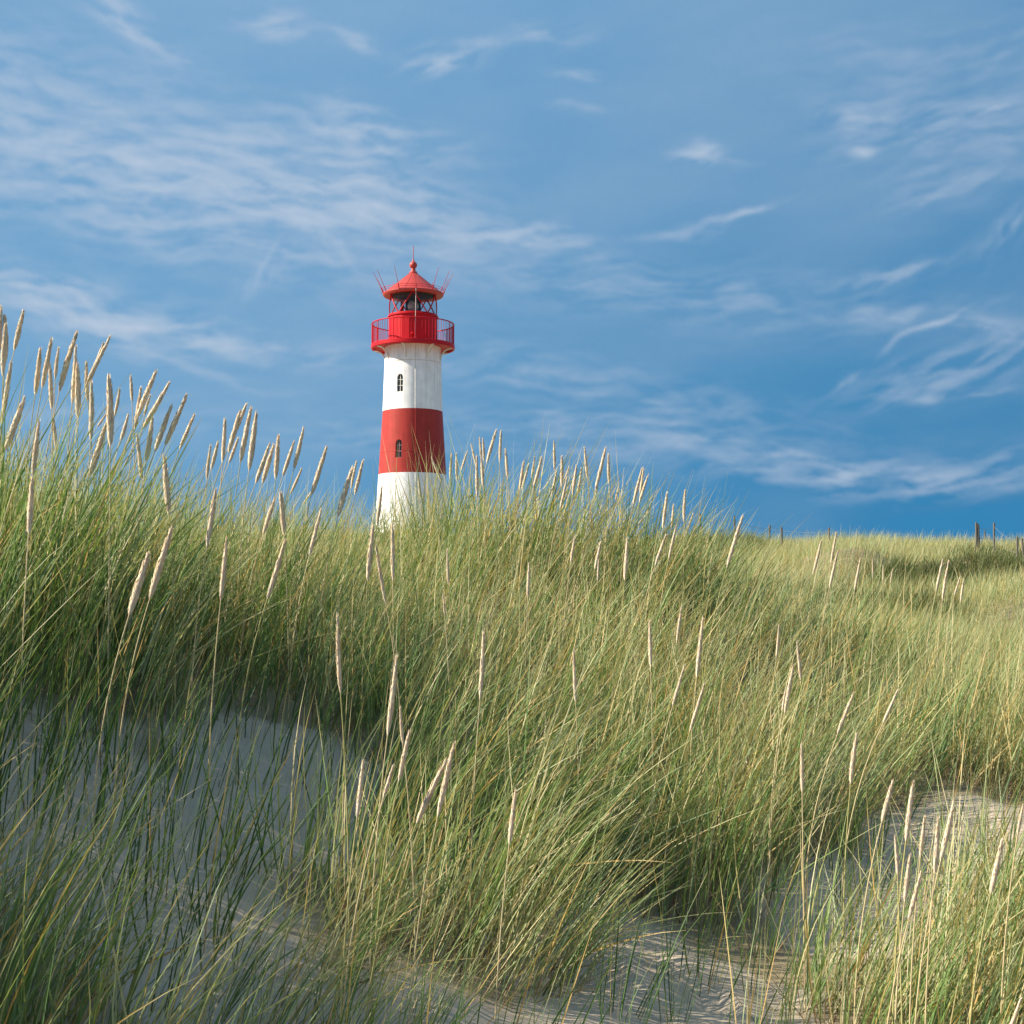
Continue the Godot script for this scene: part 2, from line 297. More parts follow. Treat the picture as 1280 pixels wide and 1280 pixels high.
func sky_picture() -> Image:
	var az := deg_to_rad(SUN_AZIMUTH)
	var hh := deg_to_rad(SUN_HEIGHT)
	towards_sun = Vector3(sin(az) * cos(hh), sin(hh), -cos(az) * cos(hh))
	var n := FastNoiseLite.new()
	n.seed = 11
	n.noise_type = FastNoiseLite.TYPE_SIMPLEX_SMOOTH
	n.fractal_type = FastNoiseLite.FRACTAL_FBM
	n.fractal_octaves = 5
	n.frequency = 1.0
	var w := 768
	var h := 384
	var wide := Image.create(w, h, false, Image.FORMAT_RGB8)
	for j in h:
		var el := (0.5 - (j + 0.5) / h) * 180.0
		var ce := cos(deg_to_rad(el))
		for i in w:
			var a := ((i + 0.5) / w - 0.5) * TAU
			var dir := Vector3(sin(a) * ce, sin(deg_to_rad(el)), -cos(a) * ce)
			var col := air(dir, maxf(el, 0.0))
			if el > 0.0:
				var flatten := 1.0 / (dir.y + 0.25)
				var q := Vector3(dir.x * flatten * 0.8, 0.0, dir.z * flatten * 2.2)
				q += Vector3(1, 0, 1) * n.get_noise_3d(q.x * 0.7, 3.0, q.z * 0.7) * 0.7
				var k := smoothstep(0.02, 0.6, n.get_noise_3d(q.x, 0.0, q.z)) * 0.75 + 0.12  # cloud beyond the view is thickened to add pale fill light
				col = col.lerp(CLOUD, k * smoothstep(0.0, 4.0, el))
			put_sky(wide, i, j, col)
	var big := wide
	big.resize(4096, 2048, Image.INTERPOLATE_CUBIC)
	# the sky in view, finer and less clouded, where cirrus wisps stand over the dunes
	var x0 := 2048 - 270
	var y0 := 1024 - 320
	var ww := 540
	var wh := 320
	var dens := PackedFloat32Array()
	dens.resize(ww * wh)
	var deg := 360.0 / 4096.0
	for b in range(0, WISPS.size(), 6):
		var ca := cos(deg_to_rad(WISPS[b + 4]))
		var sa := sin(deg_to_rad(WISPS[b + 4]))
		var ll: float = WISPS[b + 2]
		var lw: float = WISPS[b + 3]
		var reach := 2.3 * (ll * absf(ca) + lw * absf(sa)) + 1.5
		var reach_y := 2.3 * (ll * absf(sa) + lw * absf(ca)) + 1.5
		var cx: float = (WISPS[b] + 180.0) / deg - x0
		var cy: float = (90.0 - WISPS[b + 1]) / deg - y0
		var seed_at := b * 7.31
		for j in range(maxi(0, int(cy - reach_y / deg)), mini(wh, int(cy + reach_y / deg))):
			for i in range(maxi(0, int(cx - reach / deg)), mini(ww, int(cx + reach / deg))):
				var dx := (i - cx) * deg
				var dy := (j - cy) * deg
				var wx := n.get_noise_2d(i * 0.008 + seed_at, j * 0.012) * 1.1
				var wy := n.get_noise_2d(i * 0.008 - seed_at, j * 0.012 + 50.0) * 0.8
				dx += wx
				dy += wy
				var u := dx * ca + dy * sa
				var q := -dx * sa + dy * ca
				var g := exp(-(u * u) / (ll * ll) - (q * q) / (lw * lw))
				if g < 0.01:
					continue
				var fibre := n.get_noise_2d(u * 0.28 + seed_at, q * 1.5 + u * 0.25) * 1.0 + n.get_noise_2d(u * 0.7 + 9.0, q * 3.2 + seed_at) * 0.28
				dens[j * ww + i] += 1.2 * WISPS[b + 5] * g * clampf(0.5 + fibre * 1.7, 0.0, 1.7)
	for j in wh:
		var el := 90.0 - (j + y0 + 0.5) * deg
		var ce := cos(deg_to_rad(el))
		var fade_y := smoothstep(0.0, 50.0, float(j))
		for i in ww:
			var a := deg_to_rad((i + x0 + 0.5) * deg - 180.0)
			var dir := Vector3(sin(a) * ce, sin(deg_to_rad(el)), -cos(a) * ce)
			var veil := 0.03 + 0.12 * clampf(n.get_noise_2d(i * 0.006 + 40.0, j * 0.016 + i * 0.002) + 0.35, 0.0, 1.0)
			var k := veil + dens[j * ww + i]
			k = 1.0 - exp(-k * 1.15)
			var col := air(dir, maxf(el, 0.0)).lerp(CLOUD, clampf(k, 0.0, 0.92))
			var edge := fade_y * smoothstep(0.0, 45.0, float(mini(i, ww - 1 - i)))
			if edge < 1.0:
				var was := big.get_pixel(i + x0, j + y0).srgb_to_linear()
				col = (Vector3(was.r, was.g, was.b) * EXPOSURE).lerp(col, edge)
			put_sky(big, i + x0, j + y0, col)
	# the panorama begins straight ahead, along -z
	var turned := Image.create(4096, 2048, false, Image.FORMAT_RGB8)
	turned.blit_rect(big, Rect2i(2048, 0, 2048, 2048), Vector2i(0, 0))
	turned.blit_rect(big, Rect2i(0, 0, 2048, 2048), Vector2i(2048, 0))
	return turned

func put_sky(im: Image, i: int, j: int, col: Vector3) -> void:
	var s := Color(col.x / EXPOSURE, col.y / EXPOSURE, col.z / EXPOSURE).linear_to_srgb()
	var d := (rng.randf() - 0.5) / 255.0
	im.set_pixel(i, j, Color(clampf(s.r + d, 0, 1), clampf(s.g + d, 0, 1), clampf(s.b + d, 0, 1)))


# ---------------------------------------------------------------- the dune
var gx := PackedFloat32Array()
var gd := PackedFloat32Array()
var gh := PackedFloat32Array()

# footprints and scuffs in the sand: x, distance, radius, depth
const DENTS := [Vector4(0.3, 5.42, 0.08, -0.05), Vector4(0.38, 5.3, 0.06, -0.035), Vector4(0.52, 5.62, 0.09, -0.045), Vector4(0.68, 5.35, 0.08, -0.045), Vector4(0.2, 5.62, 0.06, -0.03), Vector4(-0.75, 5.75, 0.08, -0.045), Vector4(-1.0, 5.45, 0.09, -0.045), Vector4(-0.6, 6.2, 0.08, -0.04)]
# humps and hollows of the far dune: x, distance, radius, height
const HUMPS := [Vector4(4.9, 39.0, 2.2, 0.25), Vector4(7.0, 30.5, 1.4, 0.55), Vector4(8.4, 29.5, 1.1, -0.6), Vector4(9.7, 31.5, 1.0, 0.4), Vector4(10.9, 31.0, 0.9, -0.3), Vector4(9.0, 25.0, 1.6, 0.35)]
# dark scrub on the far dune: x, distance, half width, half depth
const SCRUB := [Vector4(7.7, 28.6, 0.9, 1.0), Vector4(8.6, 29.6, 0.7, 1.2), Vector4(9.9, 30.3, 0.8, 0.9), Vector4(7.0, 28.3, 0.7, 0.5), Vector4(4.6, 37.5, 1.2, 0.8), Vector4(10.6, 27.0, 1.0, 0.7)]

func dune_height(x: float, d: float) -> float:
	var sum := 1e-9
	var h := 0.0
	for p: Vector4 in DUNE:
		var ax := x - p.x
		var ad := d - p.y
		var s := p.w
		if absf(ax) > 3.6 * s or absf(ad) > 3.6 * s:
			continue
		var w := exp(-(ax * ax + ad * ad) / (s * s))
		sum += w
		h += w * p.z
	var far := sqrt(x * x + d * d)
	h = h / sum + EYE
	h += patchy.get_noise_2d(x * 0.9, d * 0.9) * 0.075
	h += patchy.get_noise_2d(x * 4.0 + 70.0, d * 4.0) * 0.03
	h += patchy.get_noise_2d(x * 9.0 - 30.0, d * 9.0) * 0.007
	if d > 4.5 and d < 6.5:
		for b: Vector4 in DENTS:
			var q := (pow(x - b.x, 2.0) + pow((d - b.y) * 0.8, 2.0)) / (b.z * b.z)
			h += b.w * (exp(-q) - 0.45 * exp(-pow(sqrt(q) - 1.5, 2.0) * 3.0))
	if d > 20.0 and d < 46.0:
		for b: Vector4 in HUMPS:
			h += b.w * exp(-(pow((x - b.x) / b.z, 2.0) + pow((d - b.y) / (b.z * 1.2), 2.0)))
	if far > 14.0:
		h += rough.get_noise_2d(x * 0.1, d * 0.1 + 40.0) * 0.5 * smoothstep(14.0, 60.0, far)
	return h

func ground_at(x: float, d: float) -> float:
	var i := clampi(gx.bsearch(x) - 1, 0, gx.size() - 2)
	var j := clampi(gd.bsearch(d) - 1, 0, gd.size() - 2)
	var fx := clampf((x - gx[i]) / (gx[i + 1] - gx[i]), 0, 1)
	var fd := clampf((d - gd[j]) / (gd[j + 1] - gd[j]), 0, 1)
	var w := gx.size()
	return lerpf(lerpf(gh[j * w + i], gh[j * w + i + 1], fx), lerpf(gh[(j + 1) * w + i], gh[(j + 1) * w + i + 1], fx), fd)

# bare sand: x, distance, half width, half depth, how bare
const BARE := [
	Vector4(-1.25, 5.15, 0.62, 0.75), Vector4(-0.85, 5.9, 0.5, 0.6), Vector4(-1.45, 4.6, 0.7, 0.5), Vector4(-0.95, 4.55, 0.5, 0.4),
	Vector4(0.36, 5.35, 0.42, 0.75), Vector4(0.85, 5.0, 0.5, 0.3), Vector4(0.75, 5.45, 0.35, 0.3),
	Vector4(1.36, 6.25, 0.42, 0.42), Vector4(2.3, 7.2, 0.8, 0.6), Vector4(1.75, 6.7, 0.45, 0.5), Vector4(2.9, 6.9, 0.6, 0.4), Vector4(0.1, 4.4, 1.1, 0.45)]

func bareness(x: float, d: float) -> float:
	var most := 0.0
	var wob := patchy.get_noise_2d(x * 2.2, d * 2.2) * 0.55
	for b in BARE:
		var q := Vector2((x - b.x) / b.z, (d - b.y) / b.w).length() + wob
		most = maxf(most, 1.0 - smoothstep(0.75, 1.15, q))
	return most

func build_dune() -> void:
	var xs := [0.0]
	var step := 0.06
	while xs[-1] < 1200.0:
		xs.append(xs[-1] + step)
		if xs[-1] > 2.8:
			step *= 1.07
	var all := []
	for i in range(xs.size() - 1, 0, -1):
		all.append(-xs[i])
	all.append_array(xs)
	gx = PackedFloat32Array(all)
	var ds := [-300.0, -120.0, -60.0, -30.0, -15.0, -8.0, -4.0, -2.0, -1.0, 0.0, 0.6, 1.2, 1.7, 2.1, 2.5, 2.8]
	step = 0.06
	while ds[-1] < 1800.0:
		ds.append(ds[-1] + step)
		if ds[-1] > 8.5:
			step *= 1.04
	gd = PackedFloat32Array(ds)
	var w := gx.size()
	gh.resize(w * gd.size())
	var s := Shape.new()
	for j in gd.size():
		for i in w:
			gh[j * w + i] = dune_height(gx[i], gd[j])
	for j in gd.size():
		for i in w:
			var i0 := maxi(i - 1, 0)
			var i1 := mini(i + 1, w - 1)
			var j0 := maxi(j - 1, 0)
			var j1 := mini(j + 1, gd.size() - 1)
			var nx := -(gh[j * w + i1] - gh[j * w + i0]) / (gx[i1] - gx[i0])
			var nz := (gh[j1 * w + i] - gh[j0 * w + i]) / (gd[j1] - gd[j0])
			# bare quartz sand, and a mat of dead leaves and moss where the grass is dense
			var x := gx[i]
			var d := gd[j]
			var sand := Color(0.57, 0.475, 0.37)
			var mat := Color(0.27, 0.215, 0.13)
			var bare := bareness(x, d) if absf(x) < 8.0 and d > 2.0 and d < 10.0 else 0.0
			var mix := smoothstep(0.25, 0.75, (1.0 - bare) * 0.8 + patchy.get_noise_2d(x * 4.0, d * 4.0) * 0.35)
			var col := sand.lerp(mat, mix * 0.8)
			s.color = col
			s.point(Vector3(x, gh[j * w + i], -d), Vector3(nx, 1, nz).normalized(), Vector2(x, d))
	for j in gd.size() - 1:
		for i in w - 1:
			var a := j * w + i
			s.ix.append_array(PackedInt32Array([a, a + w, a + 1, a + 1, a + w, a + w + 1]))
	var m := paint(1, 1, 1, 0.95)
	m.vertex_color_use_as_albedo = true
	m.albedo_texture = grain(Color(0.82, 0.82, 0.82), Color(1, 1, 1), 0.35, 512, 5)
	m.uv1_triplanar = true
	m.uv1_world_triplanar = true
	m.uv1_scale = Vector3(0.9, 0.9, 0.9)
	m.heightmap_enabled = true
	m.heightmap_texture = grain(Color.BLACK, Color.WHITE, 0.035, 1024, 9)
	m.heightmap_scale = 0.13
	m.metallic_specular = 0.25
	var o := part("dune_ground", s.made(), m, self)
	o.set_meta("kind", "structure")
	o.set_meta("label", "pale sand dune carrying the grass and the lighthouse")

func grain(a: Color, b: Color, frequency: float, size: int, seed_: int) -> NoiseTexture2D:
	var n := FastNoiseLite.new()
	n.seed = seed_
	n.frequency = frequency
	n.fractal_octaves = 5
	var g := Gradient.new()
	g.set_color(0, a)
	g.set_color(1, b)
	var t := NoiseTexture2D.new()
	t.width = size
	t.height = size
	t.seamless = true
	t.noise = n
	t.color_ramp = g
	return t


# ---------------------------------------------------------------- grass
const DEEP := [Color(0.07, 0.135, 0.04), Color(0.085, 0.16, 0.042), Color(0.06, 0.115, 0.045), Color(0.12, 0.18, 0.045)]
const GREEN := [Color(0.16, 0.25, 0.07), Color(0.13, 0.22, 0.075), Color(0.21, 0.28, 0.085), Color(0.28, 0.32, 0.12), Color(0.17, 0.235, 0.1)]
const PALE := [Color(0.36, 0.385, 0.18), Color(0.29, 0.345, 0.17), Color(0.45, 0.435, 0.23), Color(0.27, 0.32, 0.17)]
const STRAW := [Color(0.56, 0.46, 0.25), Color(0.48, 0.37, 0.17), Color(0.62, 0.54, 0.33), Color(0.5, 0.33, 0.12)]
const BROWN := [Color(0.21, 0.14, 0.085), Color(0.15, 0.085, 0.06), Color(0.27, 0.19, 0.11)]

func blade(s: Shape, base: Vector3, azimuth: float, tilt: float, length: float, width: float, sag: float, wind: float, cols: Array, segs: int, folded := true) -> void:
	var dir := Vector3(sin(tilt) * cos(azimuth), cos(tilt), sin(tilt) * sin(azimuth))
	var p := base
	var spin := rng.randf() * TAU
	var facing := Vector3(cos(spin), 0.0, sin(spin))
	var gust := Vector3(1.0, 0.0, rng.randf_range(-0.35, 0.35))
	var first := s.v.size()
	var per := 3 if folded else 2
	for i in segs + 1:
		var t := float(i) / segs
		var side := dir.cross(facing).normalized()
		var up := side.cross(dir).normalized()
		var w := width * 0.5 * (1.0 if t < 0.45 else 1.0 - pow((t - 0.45) / 0.55, 1.4) * 0.93) * (0.75 + 0.25 * minf(1.0, t * 5.0))
		s.color = cols[mini(int(t * cols.size()), cols.size() - 1)]
		if folded:
			s.point(p - side * w, (up - side * 0.8).normalized())
			s.point(p + up * w * 0.7, up)
			s.point(p + side * w, (up + side * 0.8).normalized())
		else:
			s.point(p - side * w, (up - side * 0.5).normalized())
			s.point(p + side * w, (up + side * 0.5).normalized())
		p += dir * length / segs
		dir = (dir + (gust * wind + Vector3.DOWN * sag * (0.3 + 1.4 * t)) / segs).normalized()
	for i in segs:
		for k in per - 1:
			var a := first + i * per + k
			s.quad(a, a + 1, a + 1 + per, a + per)

func tuft(kind: String, number: int) -> Shape:
	rng.seed = hash(kind) + number * 101
	var s := Shape.new()
	var count: int = {"lush": 14, "mixed": 13, "shoot": 6, "dead": 9, "far": 26, "heath": 60}[kind]
	for b in count:
		var a := rng.randf() * TAU
		var r := sqrt(rng.randf()) * 0.07
		var base := Vector3(cos(a) * r, -0.03, sin(a) * r)
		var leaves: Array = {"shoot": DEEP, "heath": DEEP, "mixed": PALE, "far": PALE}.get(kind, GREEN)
		var g: Color = leaves[rng.randi() % leaves.size()]
		g = g.lerp(leaves[rng.randi() % leaves.size()], rng.randf())
		var y: Color = STRAW[rng.randi() % STRAW.size()]
		var br: Color = BROWN[rng.randi() % BROWN.size()]
		var tip := y if rng.randf() < 0.45 else g
		var sheath := br if rng.randf() < 0.6 else y.lerp(g, 0.5)
		var cols := [sheath, g, g, g, g, g, g, tip]
		var dry := {"lush": 0.2, "mixed": 0.36, "shoot": 0.12, "dead": 1.0, "far": 0.3, "heath": 0.35}[kind] as float
		if rng.randf() < dry:
			var z := y.lerp(g, rng.randf() * 0.35) if kind != "dead" else y.lerp(br, rng.randf() * 0.9)
			cols = [br.lerp(z, 0.4), z, z, z]
		if kind in ["lush", "mixed"] and b < 2:
			# a stray stiff leaf, longer than the rest
			var z := y if rng.randf() < 0.75 else g
			blade(s, base, rng.randf() * TAU, rng.randf_range(0.1, 0.75), rng.randf_range(0.75, 1.15), rng.randf_range(0.005, 0.008), rng.randf_range(0.0, 0.3), rng.randf_range(0.0, 0.5), [br, z, z, z, z.lerp(STRAW[2], 0.5)], 6, false)
			continue
		match kind:
			"lush":
				blade(s, base, a + rng.randf_range(-0.8, 0.8), rng.randf_range(0.02, 0.42), rng.randf_range(0.5, 1.0), rng.randf_range(0.005, 0.008), rng.randf_range(0.1, 0.65), rng.randf_range(0.1, 0.75), cols, 6, false)
			"mixed":
				blade(s, base, a + rng.randf_range(-0.8, 0.8), rng.randf_range(0.02, 0.45), rng.randf_range(0.45, 0.95), rng.randf_range(0.0042, 0.0075), rng.randf_range(0.08, 0.6), rng.randf_range(0.1, 0.7), cols, 6, false)
			"shoot":
				blade(s, base * 0.8, a, rng.randf_range(0.02, 0.38), rng.randf_range(0.3, 0.7), rng.randf_range(0.004, 0.0064), rng.randf_range(0.05, 0.5), rng.randf_range(0.0, 0.6), cols, 6, false)
			"dead":
				blade(s, base * 1.6, a, rng.randf_range(0.2, 1.25), rng.randf_range(0.15, 0.55), rng.randf_range(0.0025, 0.004), rng.randf_range(0.2, 1.4), rng.randf_range(-0.2, 0.5), cols, 6, false)
			"far":
				blade(s, base * 3.2, a, rng.randf_range(0.02, 0.5), rng.randf_range(0.4, 0.8), rng.randf_range(0.006, 0.011), rng.randf_range(0.2, 0.9), rng.randf_range(0.1, 0.6), cols, 4, false)
			"heath":
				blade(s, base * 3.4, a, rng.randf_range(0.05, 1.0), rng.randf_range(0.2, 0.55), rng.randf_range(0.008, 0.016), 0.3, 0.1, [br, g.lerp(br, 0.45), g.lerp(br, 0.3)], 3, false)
	return s

var tufts := {}
var store := {}      # copies of far tufts
var joined := {}     # near tufts, joined block by block

func lay(owner_: String, kind: String, number: int, t: Transform3D, tint: Color) -> void:
	if kind == "far" or kind == "heath":
		var key := [owner_, kind, number]
		if not store.has(key):
			store[key] = [[], []]
		store[key][0].append(t)
		store[key][1].append(tint)
		return
	var block := [owner_, int(floor(t.origin.x / 1.5)), int(floor(t.origin.z / 1.5))] if not owner_.begins_with("tussock") else [owner_, 0, 0]
	if not joined.has(block):
		joined[block] = Shape.new()
	var into: Shape = joined[block]
	var from: Shape = tufts[kind][number]
	var first := into.v.size()
	into.v.append_array(t * from.v)
	into.n.append_array(Transform3D(t.basis.orthonormalized(), Vector3.ZERO) * from.n)
	into.uv.append_array(from.uv)
	var c := from.c.duplicate()
	for i in c.size():
		c[i] *= tint
	into.c.append_array(c)
	var ix := from.ix.duplicate()
	for i in ix.size():
		ix[i] += first
	into.ix.append_array(ix)

func plant(owner_: String, kind: String, x: float, d: float, height: float, lean: float) -> void:
	var number := rng.randi() % int(tufts[kind].size())
	var basis := Basis(Vector3.FORWARD, lean) * Basis(Vector3.RIGHT, rng.randf_range(-0.14, 0.14)) * Basis(Vector3.UP, rng.randf_range(-1.5, 1.5))
	basis = basis.scaled(Vector3.ONE * height)
	var k := rng.randf_range(0.94, 1.3)
	var warm := rng.randf_range(-0.1, 0.05)
	lay(owner_, kind, number, Transform3D(basis, Vector3(x, ground_at(x, d), -d)), Color(k * (1.0 + warm), k, k * (1.0 - warm)))

# tussocks that stand out: x, distance, half width, half depth, height, lean, label
const TUSSOCKS := [
	[-0.13, 6.15, 0.42, 0.5, 1.0, 0.5, "big green tussock blown over sideways at the edge of the bare sand hollow"],
	[1.02, 6.95, 0.5, 0.45, 0.98, 0.14, "upright dark green tussock with brown litter at its foot between two sand patches"],
	[2.62, 8.55, 0.7, 0.5, 0.9, 0.12, "dense tussock with a shaded brown foot just behind the upper bare sand patch"],
	[1.5, 5.05, 0.58, 0.42, 0.85, 0.32, "fresh green leaning tussock with seed heads below the bare sand patches"],
	[-1.95, 6.15, 0.5, 0.5, 1.3, 0.08, "tall straw and green tussock crowned with many pale seed heads above the shaded sand"],
	[-1.15, 7.15, 0.5, 0.4, 1.0, 0.05, "brownish tussock standing where the shaded sand slope ends"],
	[-1.05, 3.85, 0.45, 0.3, 0.8, 0.4, "sweeping green tussock leaning over the lowest shaded sand"],
	[-0.55, 4.35, 0.4, 0.32, 0.72, 0.42, "low windswept tussock of long arching leaves in front of the shaded sand"],
	[-0.12, 5.25, 0.38, 0.45, 0.88, 0.36, "small wiry tussock with dead stems at the front edge of the lower sand"],
	[0.0, 9.7, 0.75, 0.55, 1.2, 0.1, "feathery tussock on the dune crest hiding the lighthouse foot"],
	[0.85, 9.9, 0.6, 0.5, 1.15, 0.14, "tussock on the dune crest where the ridge line drops towards the fence"],
]

func build_grass() -> void:
	for q in [["lush", 8], ["mixed", 7], ["shoot", 6], ["dead", 5], ["far", 4], ["heath", 3]]:
		var a := []
		for i in q[1]:
			a.append(tuft(q[0], i))
		tufts[q[0]] = a
	rng.seed = 77
	# the slope and the crest
	var d := 3.3
	while d < 15.0:
		var cell := 0.1 if d < 9.0 else 0.115
		var x := -0.36 * d - 1.9
		while x < 0.36 * d + 1.2:
			var px := x + rng.randf_range(-0.5, 0.5) * cell
			var pd := d + rng.randf_range(-0.5, 0.5) * cell
			x += cell
			var bare := bareness(px, pd)
			var owner_ := "slope"
			var height := 0.86
			var lean := 0.08 + 0.14 * smoothstep(-0.6, 0.6, px)
			var chance := 0.62 + patchy.get_noise_2d(px * 1.3 + 20.0, pd * 1.3) * 0.75
			for i in TUSSOCKS.size():
				var t: Array = TUSSOCKS[i]
				var q := Vector2((px - t[0]) / t[2], (pd - t[1]) / t[3]).length() + patchy.get_noise_2d(px * 5.0, pd * 5.0) * 0.25
				if q < 1.0:
					owner_ = "tussock%d" % i
					height = t[4] * (1.0 - 0.15 * q)
					lean = t[5] + 0.12 * (px - t[0]) / t[2]
					chance = 0.9 if i < 6 or i > 7 else 0.42
					bare = 0.0
					break
			if owner_ == "slope" and pd < 4.6 and px > -0.75:
				bare = maxf(bare, 0.9)
			if bare > 0.25:
				if rng.randf() < (0.3 * (1.25 - bare) + 0.2) * (1.5 if px < -1.15 else 1.0 if px < -0.2 else 0.5):
					plant("sand", "shoot", px, pd, rng.randf_range(0.75, 1.1), rng.randf_range(-0.05, 0.35))
				elif rng.randf() < 0.05:
					plant("litter", "dead", px, pd, rng.randf_range(0.5, 0.8), rng.randf_range(-0.2, 0.3))
				continue
			if rng.randf() > chance:
				continue
			height *= rng.randf_range(0.78, 1.08)
			if pd > 10.8:
				height *= 0.85
			lean += rng.randf_range(-0.13, 0.16)
			var dry := 0.32 + patchy.get_noise_2d(px * 0.9, pd * 0.9 + 60.0) * 0.5 + (0.3 if pd > 7.5 else 0.0)
			plant(owner_, "mixed" if rng.randf() < dry else "lush", px, pd, height, lean)
			if rng.randf() < 0.38:
				plant("litter", "dead", px, pd, rng.randf_range(0.6, 1.0), rng.randf_range(-0.1, 0.3))
		d += cell
	# the far dunes up to the fence and the lighthouse
	d = 15.0
	while d < 92.0:
		var cell := 0.2 + (d - 15.0) * 0.0045
		var x := -0.36 * d - 2.0
		while x < 0.36 * d + 3.0:
			var px := x + rng.randf_range(-0.5, 0.5) * cell
			var pd := d + rng.randf_range(-0.5, 0.5) * cell
			# ground that the crest hides is planted thinly
			x += cell if px > 0.06 * d or pd > 72.0 and absf(px + 5.26) < 7.0 else cell * 6.0
			if Vector2(px + 5.26, pd - 80.0).length() < 2.6:
				continue
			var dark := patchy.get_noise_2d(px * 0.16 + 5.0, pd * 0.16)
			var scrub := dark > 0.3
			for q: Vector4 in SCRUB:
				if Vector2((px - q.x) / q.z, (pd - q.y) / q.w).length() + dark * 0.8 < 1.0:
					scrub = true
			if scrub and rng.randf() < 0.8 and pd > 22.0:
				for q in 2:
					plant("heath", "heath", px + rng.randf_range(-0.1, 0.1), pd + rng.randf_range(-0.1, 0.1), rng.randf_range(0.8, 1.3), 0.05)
			else:
				plant("far", "far", px, pd, rng.randf_range(0.65, 1.0) * (1.0 if pd < 30.0 else 0.85), rng.randf_range(0.0, 0.25))
		d += cell
	var leaf := paint(1, 1, 1, 0.5)
	leaf.vertex_color_use_as_albedo = true
	leaf.backlight_enabled = true
	leaf.backlight = Color(0.78, 0.8, 0.6)
	leaf.metallic_specular = 0.4
	var owners := {
		"slope": ["marram_grass", "dense green and straw marram grass covering the dune slope and crest"],
		"sand": ["marram_shoots", "scattered thin green grass shoots standing in the bare sand"],
		"litter": ["dead_grass_litter", "dry brown dead leaves lying about the feet of the grass"],
		"far": ["distant_dune_grass", "soft grass cover of the far dunes below the fence and the lighthouse"],
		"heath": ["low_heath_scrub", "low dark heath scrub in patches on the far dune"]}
	var roots := {}
	for key in joined.keys() + store.keys():
		var who: String = key[0]
		if not roots.has(who):
			if owners.has(who):
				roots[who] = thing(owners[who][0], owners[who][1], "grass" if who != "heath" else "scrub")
				roots[who].set_meta("kind", "stuff")
			else:
				var t: Array = TUSSOCKS[int(who.substr(7))]
				roots[who] = thing("marram_tussock", t[6], "grass tussock", Vector3.ZERO, "tussocks of marram grass on the near dune")
		if joined.has(key):
			part("leaves", joined[key].made(), leaf, roots[who]).set_meta("kind", "stuff")
			continue
		var mm := MultiMesh.new()
		mm.transform_format = MultiMesh.TRANSFORM_3D
		mm.use_colors = true
		mm.mesh = far_mesh(key[1], key[2])
		var places: Array = store[key][0]
		mm.instance_count = places.size()
		for i in places.size():
			mm.set_instance_transform(i, places[i])
			mm.set_instance_color(i, store[key][1][i])
		var o := MultiMeshInstance3D.new()
		o.name = "leaves"
		o.multimesh = mm
		o.material_override = leaf
		o.set_meta("kind", "stuff")
		roots[who].add_child(o, true)


func far_mesh(kind: String, number: int) -> ArrayMesh:
	return tufts[kind][number].made()

func seed_head_mesh(number: int) -> ArrayMesh:
	rng.seed = 900 + number
	var s := Shape.new()
	var rad := rng.randf_range(0.046, 0.056)
	var bow := rng.randf_range(-0.05, 0.07)
	var profile := func(t: float) -> float: return rad * pow(sin(PI * pow(clampf(t, 0.0, 1.0), 0.78)), 0.55) * (1.0 - 0.3 * t)
	var axis := func(t: float) -> Vector3: return Vector3(bow * t * t, t, 0.0)
	s.color = Color(0.78, 0.63, 0.45)
	var path := PackedVector3Array()
	var radii := PackedFloat32Array()
	for i in 11:
		path.append(axis.call(i / 10.0))
		radii.append(maxf(profile.call(i / 10.0) * 0.85, 0.004))
	s.tube(path, radii, 7)
	var tones := [Color(0.84, 0.71, 0.53), Color(0.78, 0.63, 0.45), Color(0.9, 0.8, 0.63), Color(0.7, 0.54, 0.36)]
	for k in 260:
		var t := rng.randf_range(0.0, 0.95)
		var a := rng.randf() * TAU
		var out := Vector3(cos(a), 0, sin(a))
		var across := Vector3(-sin(a), 0, cos(a))
		var r: float = profile.call(t)
		var p: Vector3 = axis.call(t) + out * r * 0.75
		var q := p + Vector3.UP * rng.randf_range(0.07, 0.13) + out * rng.randf_range(-0.002, 0.018)
		var w := rng.randf_range(0.005, 0.009)
		s.color = tones[rng.randi() % 4]
		var m := p.lerp(q, 0.4) + out * 0.004
		s.quad(s.point(p, out), s.point(m - across * w, (out - across * 0.6).normalized()), s.point(q, out), s.point(m + across * w, (out + across * 0.6).normalized()))
	return s.made()

